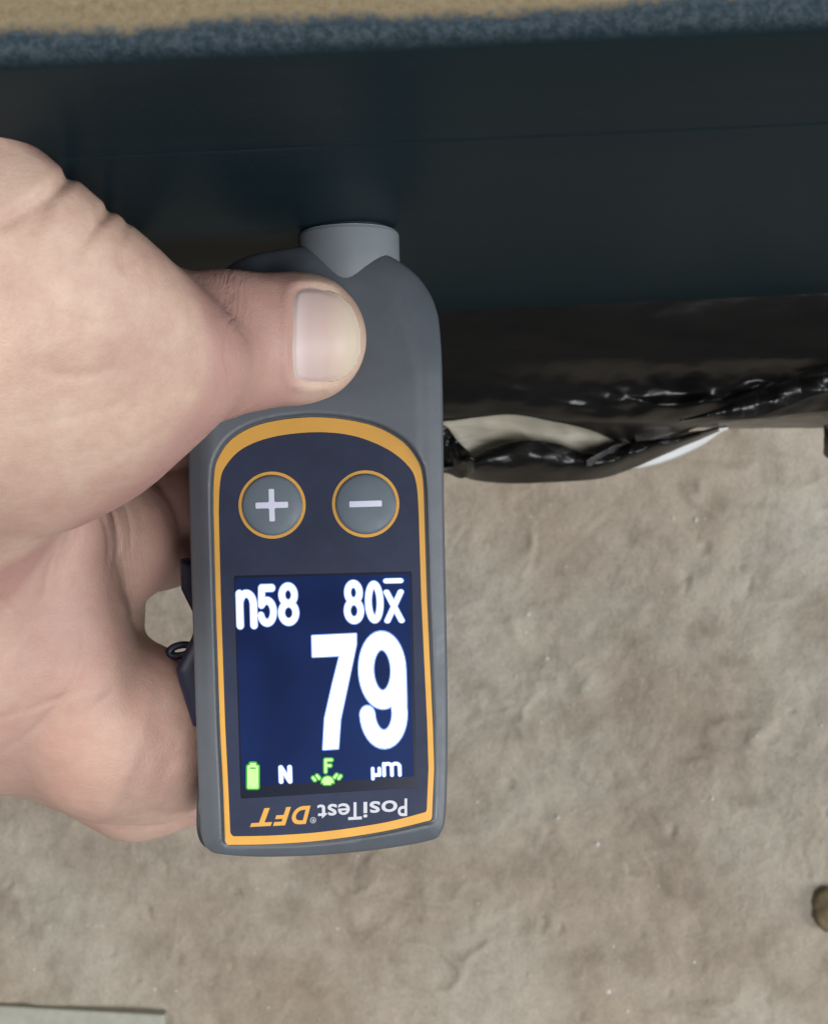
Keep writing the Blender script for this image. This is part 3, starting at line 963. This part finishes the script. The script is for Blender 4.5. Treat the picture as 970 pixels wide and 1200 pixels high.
# navy clip on the back, its loop and the thin cord at the heel
def clip(x, y, z):
    P = clip.P; d2 = clip.S(x, y)
    return smax(d2, np.abs(z + 17) - 5.5, 2.5)
clip.P = np.array([q(px, py, -15)[:2] for px, py in ((212, 655), (214, 690), (228, 718), (228, 742), (208, 783), (212, 800), (228, 850), (262, 850), (262, 655))])
clip.S = Sampled2D(clip.P, 5, 0.2)
lo3 = np.array([*clip.P.min(0) - 1.5, -24.5]); hi3 = np.array([*clip.P.max(0) + 1.5, -10])
V, Q = nets(clip, lo3, hi3, 0.45); mesh('belt_clip', V, Q, M_navy, gauge)
lp = [q(212 + 13 * math.cos(a) - 3 * math.sin(a), 762 - 5.5 * math.sin(a) - 3.5 * math.cos(a), -20) for a in np.linspace(0, 2 * math.pi, 33)]
V, Fc = tube(lp, 0.62); mesh('lanyard_loop', V, Fc, M_navy, gauge)
V, Fc = tube(catmull([q(241, 905, -12), q(236, 935, -8), q(235, 962, -7), q(236.5, 978, -7), q(242, 988, -8), q(248, 989, -11)], 6), 0.62)
mesh('cord', V, Fc, M_black, gauge)


# ------------------------------------------------------------------ the hand
def cone(p, a, b, ra, rb, zs=1.0):
    x, y, z = p; d = b - a
    t = np.clip(((x - a[0]) * d[0] + (y - a[1]) * d[1] + (z - a[2]) * d[2]) / (d @ d), 0, 1)
    return np.sqrt((x - a[0] - t * d[0]) ** 2 + (y - a[1] - t * d[1]) ** 2 + (zs * (z - a[2] - t * d[2])) ** 2) - (ra + (rb - ra) * t)


def chain(p, pts, k=4.0, zs=1.0):
    d = None
    for (a, ra), (b, rb) in zip(pts[:-1], pts[1:]):
        c = cone(p, a, b, ra, rb, zs); d = c if d is None else smin(d, c, k)
    return d


def px_of(x, y, z):
    k = F / (CH - z); return 485 + x * k, 600 - y * k


NAIL = np.array(list(catmull([(343.5, 440), (341.5, 415), (342, 390), (342.5, 360), (346, 342), (356, 337), (376, 338), (397, 345), (411, 358), (420, 377), (424, 400), (421, 420), (411, 436), (396, 446), (372, 449), (352, 447)], 5, True)))
NAILF = Sampled2D(NAIL, 30, 1.0)

# creases: (photo points, width px, depth mm, zmin, zmax)
CREASES = [
    ([(96, 186), (74, 214), (45, 238), (5, 262), (-60, 285)], 9.0, 0.75, 0, 80),
    ([(142, 230), (119, 256), (98, 285), (82, 325)], 7.0, 0.6, 0, 80),
    ([(60, 230), (40, 262), (5, 300)], 10.0, 0.35, 5, 80),
    ([(150, 258), (140, 290), (150, 330)], 6.0, 0.25, 5, 80),
    ([(40, 350), (80, 372), (130, 380), (170, 372)], 5.0, 0.18, 5, 80),
    ([(30, 430), (90, 440), (150, 428)], 5.0, 0.18, 5, 80),
    ([(20, 500), (80, 490), (140, 472), (180, 440)], 5.0, 0.16, 5, 80),
    ([(118, 545), (160, 520), (210, 492)], 6.0, 0.2, 0, 80),
    # palm
    ([(-60, 650), (0, 640), (50, 626), (90, 606)], 7.0, 0.5, -60, 14),
    ([(-40, 905), (20, 868), (66, 828), (92, 790), (98, 750), (92, 700)], 4.0, 0.28, -60, 10),
    ([(-30, 850), (30, 832), (78, 815), (125, 800)], 3.5, 0.22, -60, 10),
    ([(90, 850), (118, 822), (145, 800)], 3.0, 0.18, -60, 10),
    ([(52, 700), (58, 665), (70, 630)], 3.0, 0.2, -60, 10),
    ([(-20, 690), (20, 720), (60, 770), (84, 800)], 4.0, 0.2, -60, 10),
    ([(128, 590), (136, 615), (138, 645), (130, 672)], 2.6, 0.30, -60, 5),
    ([(118, 600), (125, 625), (127, 650), (122, 670)], 2.6, 0.25, -60, 5),
    ([(146, 590), (153, 620), (152, 655)], 2.4, 0.16, -60, 5),
]


def hand(x, y, z):
    p = (x, y, z)
    X, Y = px_of(x, y, np.minimum(z, 150))
    # thumb
    dist = cone(p, q(352, 397, 7.6), q(266, 401, 13.2), 9.15, 10.7, 1.16)
    tip = np.sqrt((x - q(345, 397, 7)[0]) ** 2 * 0.86 + (y - q(345, 397, 7)[1]) ** 2 + ((z - 7.4) * 1.2) ** 2) - 9.1
    dist = smin(dist, tip, 3)
    dist = smax(dist, 0.75 - z + 0.0 * x, 1.2)                       # pad flattened on the gauge
    prox = chain(p, [(q(207, 407, 23.5), 11.0), (q(140, 418, 26), 14.0), (q(75, 412, 25), 18.6), (q(-32, 316, 20), 39), (q(-170, 300, 6), 38)], 4)
    e0, e1 = q(-6, 140, 22), q(168, 281, 24); en = np.array([-(e1 - e0)[1], (e1 - e0)[0]]); en /= np.hypot(*en)
    prox = smax(prox, (x - e0[0]) * en[0] + (y - e0[1]) * en[1], 6)
    thumb = smin(dist, prox, 4.6)
    # palm and fingers
    palm = chain(p, [(q(-330, 600, -16), 33), (q(-150, 610, -18), 34), (q(-40, 655, -26), 25), (q(25, 680, -33), 18)], 12)
    heel = chain(p, [(q(-200, 680, -20), 30), (q(-90, 745, -24), 24), (q(0, 776, -25), 18.5), (q(42, 808, -28), 14)], 12)
    pad = chain(p, [(q(40, 600, -17), 7), (q(54, 625, -16), 7), (q(66, 668, -15), 7), (q(76, 708, -14), 7), (q(92, 748, -14), 7.2), (q(104, 792, -14.5), 7.5), (q(100, 835, -17), 9)], 4)
    index = chain(p, [(q(40, 570, -32), 12), (q(150, 520, -47), 10.4), (q(300, 485, -36.5), 9.8), (q(385, 450, -35), 8.6), (q(430, 440, -33.5), 7.6)], 3)
    middle = chain(p, [(q(60, 650, -32), 12.0), (q(128, 634, -26.5), 11.2), (q(186, 621, -41), 10.2), (q(245, 606, -38), 9.8), (q(300, 600, -36), 9.6), (q(400, 585, -35), 8.8), (q(440, 570, -33), 7.6)], 3)
    ring = chain(p, [(q(60, 835, -30), 14), (q(145, 856, -24), 14.8), (q(185, 866, -26), 12.6), (q(275, 850, -38.5), 10), (q(400, 740, -35), 8.6), (q(435, 712, -33), 7.6)], 5)
    little = chain(p, [(q(20, 830, -38), 14), (q(160, 905, -42), 11.5), (q(290, 900, -40), 8.6), (q(380, 850, -33.5), 7.4), (q(410, 835, -32.5), 6.6)], 4)
    d = smin(palm, heel, 14)
    d = smin(d, pad, 4.5)
    d = smin(d, index, 3)
    d = smin(d, middle, 1.6)
    d = smin(d, ring, 3.5)
    d = smin(d, little, 5)
    web = chain(p, [(q(-120, 540, -6), 28), (q(-20, 575, -8), 17), (q(45, 590, -12), 9.5)], 6)
    d = smin(d, web, 10)
    d = smin(d, thumb, 5 + 16 * sstep(110, 10, X))
    fore = chain(p, [(q(-300, 560, -16), 33), (np.array([-170.0, 6, -16]), 29), (np.array([-290.0, 10, -26]), 36)], 16, 1.12)
    d = smin(d, fore, 18)
    near = np.abs(d) < 4
    if near.any():
        g = np.zeros(d.shape); Xn, Yn, zn = X[near], Y[near], z[near]
        t = np.zeros(Xn.shape)
        for pts, wd, dp, z0, z1 in CREASES:
            pp = np.array(pts); ok = (Xn > pp[:, 0].min() - 25) & (Xn < pp[:, 0].max() + 25) & (Yn > pp[:, 1].min() - 25) & (Yn < pp[:, 1].max() + 25) & (zn > z0) & (zn < z1)
            if ok.any():
                t[ok] += dp * groove(Xn[ok], Yn[ok], pts, wd)
        nl = NAILF(Xn, Yn); up = (zn > 5) & (Xn > 330) & (Xn < 440)
        t += np.where(up, (0.16 * np.exp(-((nl - 0.5) / 3.0) ** 2) - 0.30 * np.exp(-((nl - 7) / 6.0) ** 2)) * sstep(408, 385, Xn) + 0.20 * sstep(1, -5, nl), 0)
        xn, yn = x[near], y[near]
        calm = 1 - up * sstep(14, 4, nl)
        t -= calm * 0.26 * fbm(xn / 11, yn / 11, zn / 11, oct=3) + 0.05 * calm * fbm(xn / 2.6, yn / 2.6, zn / 2.6, oct=2)
        g[near] = t; d = d + g
    # flesh yields to the gauge
    bd = np.full(d.shape, 9.0)
    nb = (d < 3) & (x > -40) & (x < 12) & (z < 3.2) & (z > -30)
    if nb.any():
        bd[nb] = body(x[nb], y[nb], z[nb])
    return np.maximum(d, 0.12 - bd)


V, Q = nets(hand, (-215, -62, -62), (0, 74, 58), 0.62)
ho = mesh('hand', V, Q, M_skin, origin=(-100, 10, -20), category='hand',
          label='bare left hand gripping the gauge, thumb pressed on its front and fingers curled underneath')
px_, py_ = px_of(V[:, 0], V[:, 1], V[:, 2])
pink_and_shade = 0.42 * sstep(18, -10, V[:, 2]) + 0.95 * sstep(226, 262, px_ + 34 * ((py_ - 412) / 95) ** 2) * sstep(380, 330, px_) * sstep(3, 10, V[:, 2]) + 0.25 * sstep(470, 590, py_) * sstep(-22, 0, V[:, 2])  # palm pink, plus the thumb end's shade painted in as dark red
pink_and_shade = pink_and_shade + 0.6 * sstep(150, 185, px_) * sstep(-14, -24, V[:, 2]) * sstep(225, 200, px_ - 60) * sstep(760, 700, py_)  # shaded side of the finger, painted in as darker red
pink_and_shade = np.clip(pink_and_shade + 0.34 * fbm(V[:, 0] / 14, V[:, 1] / 14, V[:, 2] / 14, oct=3), 0, 1)
knu = np.exp(-((px_ - 282 + 25 * ((py_ - 400) / 90) ** 2) / 26) ** 2) * sstep(3, 9, V[:, 2]) + 0.45 * np.exp(-((px_ - 145) / 30) ** 2) * sstep(540, 575, py_) * sstep(722, 700, py_) * sstep(5, -10, V[:, 2])
ak = ho.data.attributes.new('knuckle', 'FLOAT', 'POINT'); ak.data.foreach_set('value', np.clip(knu, 0, 1).astype(np.float32))
at = ho.data.attributes.new('pink_and_shade', 'FLOAT', 'POINT'); at.data.foreach_set('value', pink_and_shade.astype(np.float32))

# thumbnail: a curved plate seated in its bed
Vn, Fn = march2(lambda X, Y: NAILF(X, Y) + 0.2, (336, 330), (430, 456), 2.0)
z = np.full(len(Vn), 30.0)
for _ in range(60):
    pts = np.stack([(Vn[:, 0] - 485) * (CH - z) / F, (600 - Vn[:, 1]) * (CH - z) / F], 1)
    z -= np.clip(hand(pts[:, 0], pts[:, 1], z), -0.5, 1.0) * 0.8
nd = NAILF(Vn[:, 0], Vn[:, 1])
# smooth, even curve across: quadratic fit through the bed
A = np.stack([np.ones(len(Vn)), Vn[:, 0] - 380, Vn[:, 1] - 393, (Vn[:, 0] - 380) ** 2, (Vn[:, 1] - 393) ** 2, (Vn[:, 0] - 380) * (Vn[:, 1] - 393)], 1)
cf = np.linalg.lstsq(A[nd < -4], z[nd < -4], rcond=None)[0]
zf = A @ cf
zn_ = np.maximum(0.55 * zf + 0.45 * z, z) + 0.12 + 0.36 * sstep(0, -7, nd) - 0.22 * sstep(-6, -1, nd) * sstep(400, 375, Vn[:, 0])
P3 = np.stack([(Vn[:, 0] - 485) * (CH - zn_) / F, (600 - Vn[:, 1]) * (CH - zn_) / F, zn_], 1)
no = mesh('thumbnail', P3, [f[::-1] for f in Fn], M_nail, ho)
at = no.data.attributes.new('along', 'FLOAT', 'POINT'); at.data.foreach_set('value', np.clip((Vn[:, 0] - 342) / 80, 0, 1).astype(np.float32))
md = no.modifiers.new('thickness', 'SOLIDIFY'); md.thickness = 0.45 * S; md.offset = -1
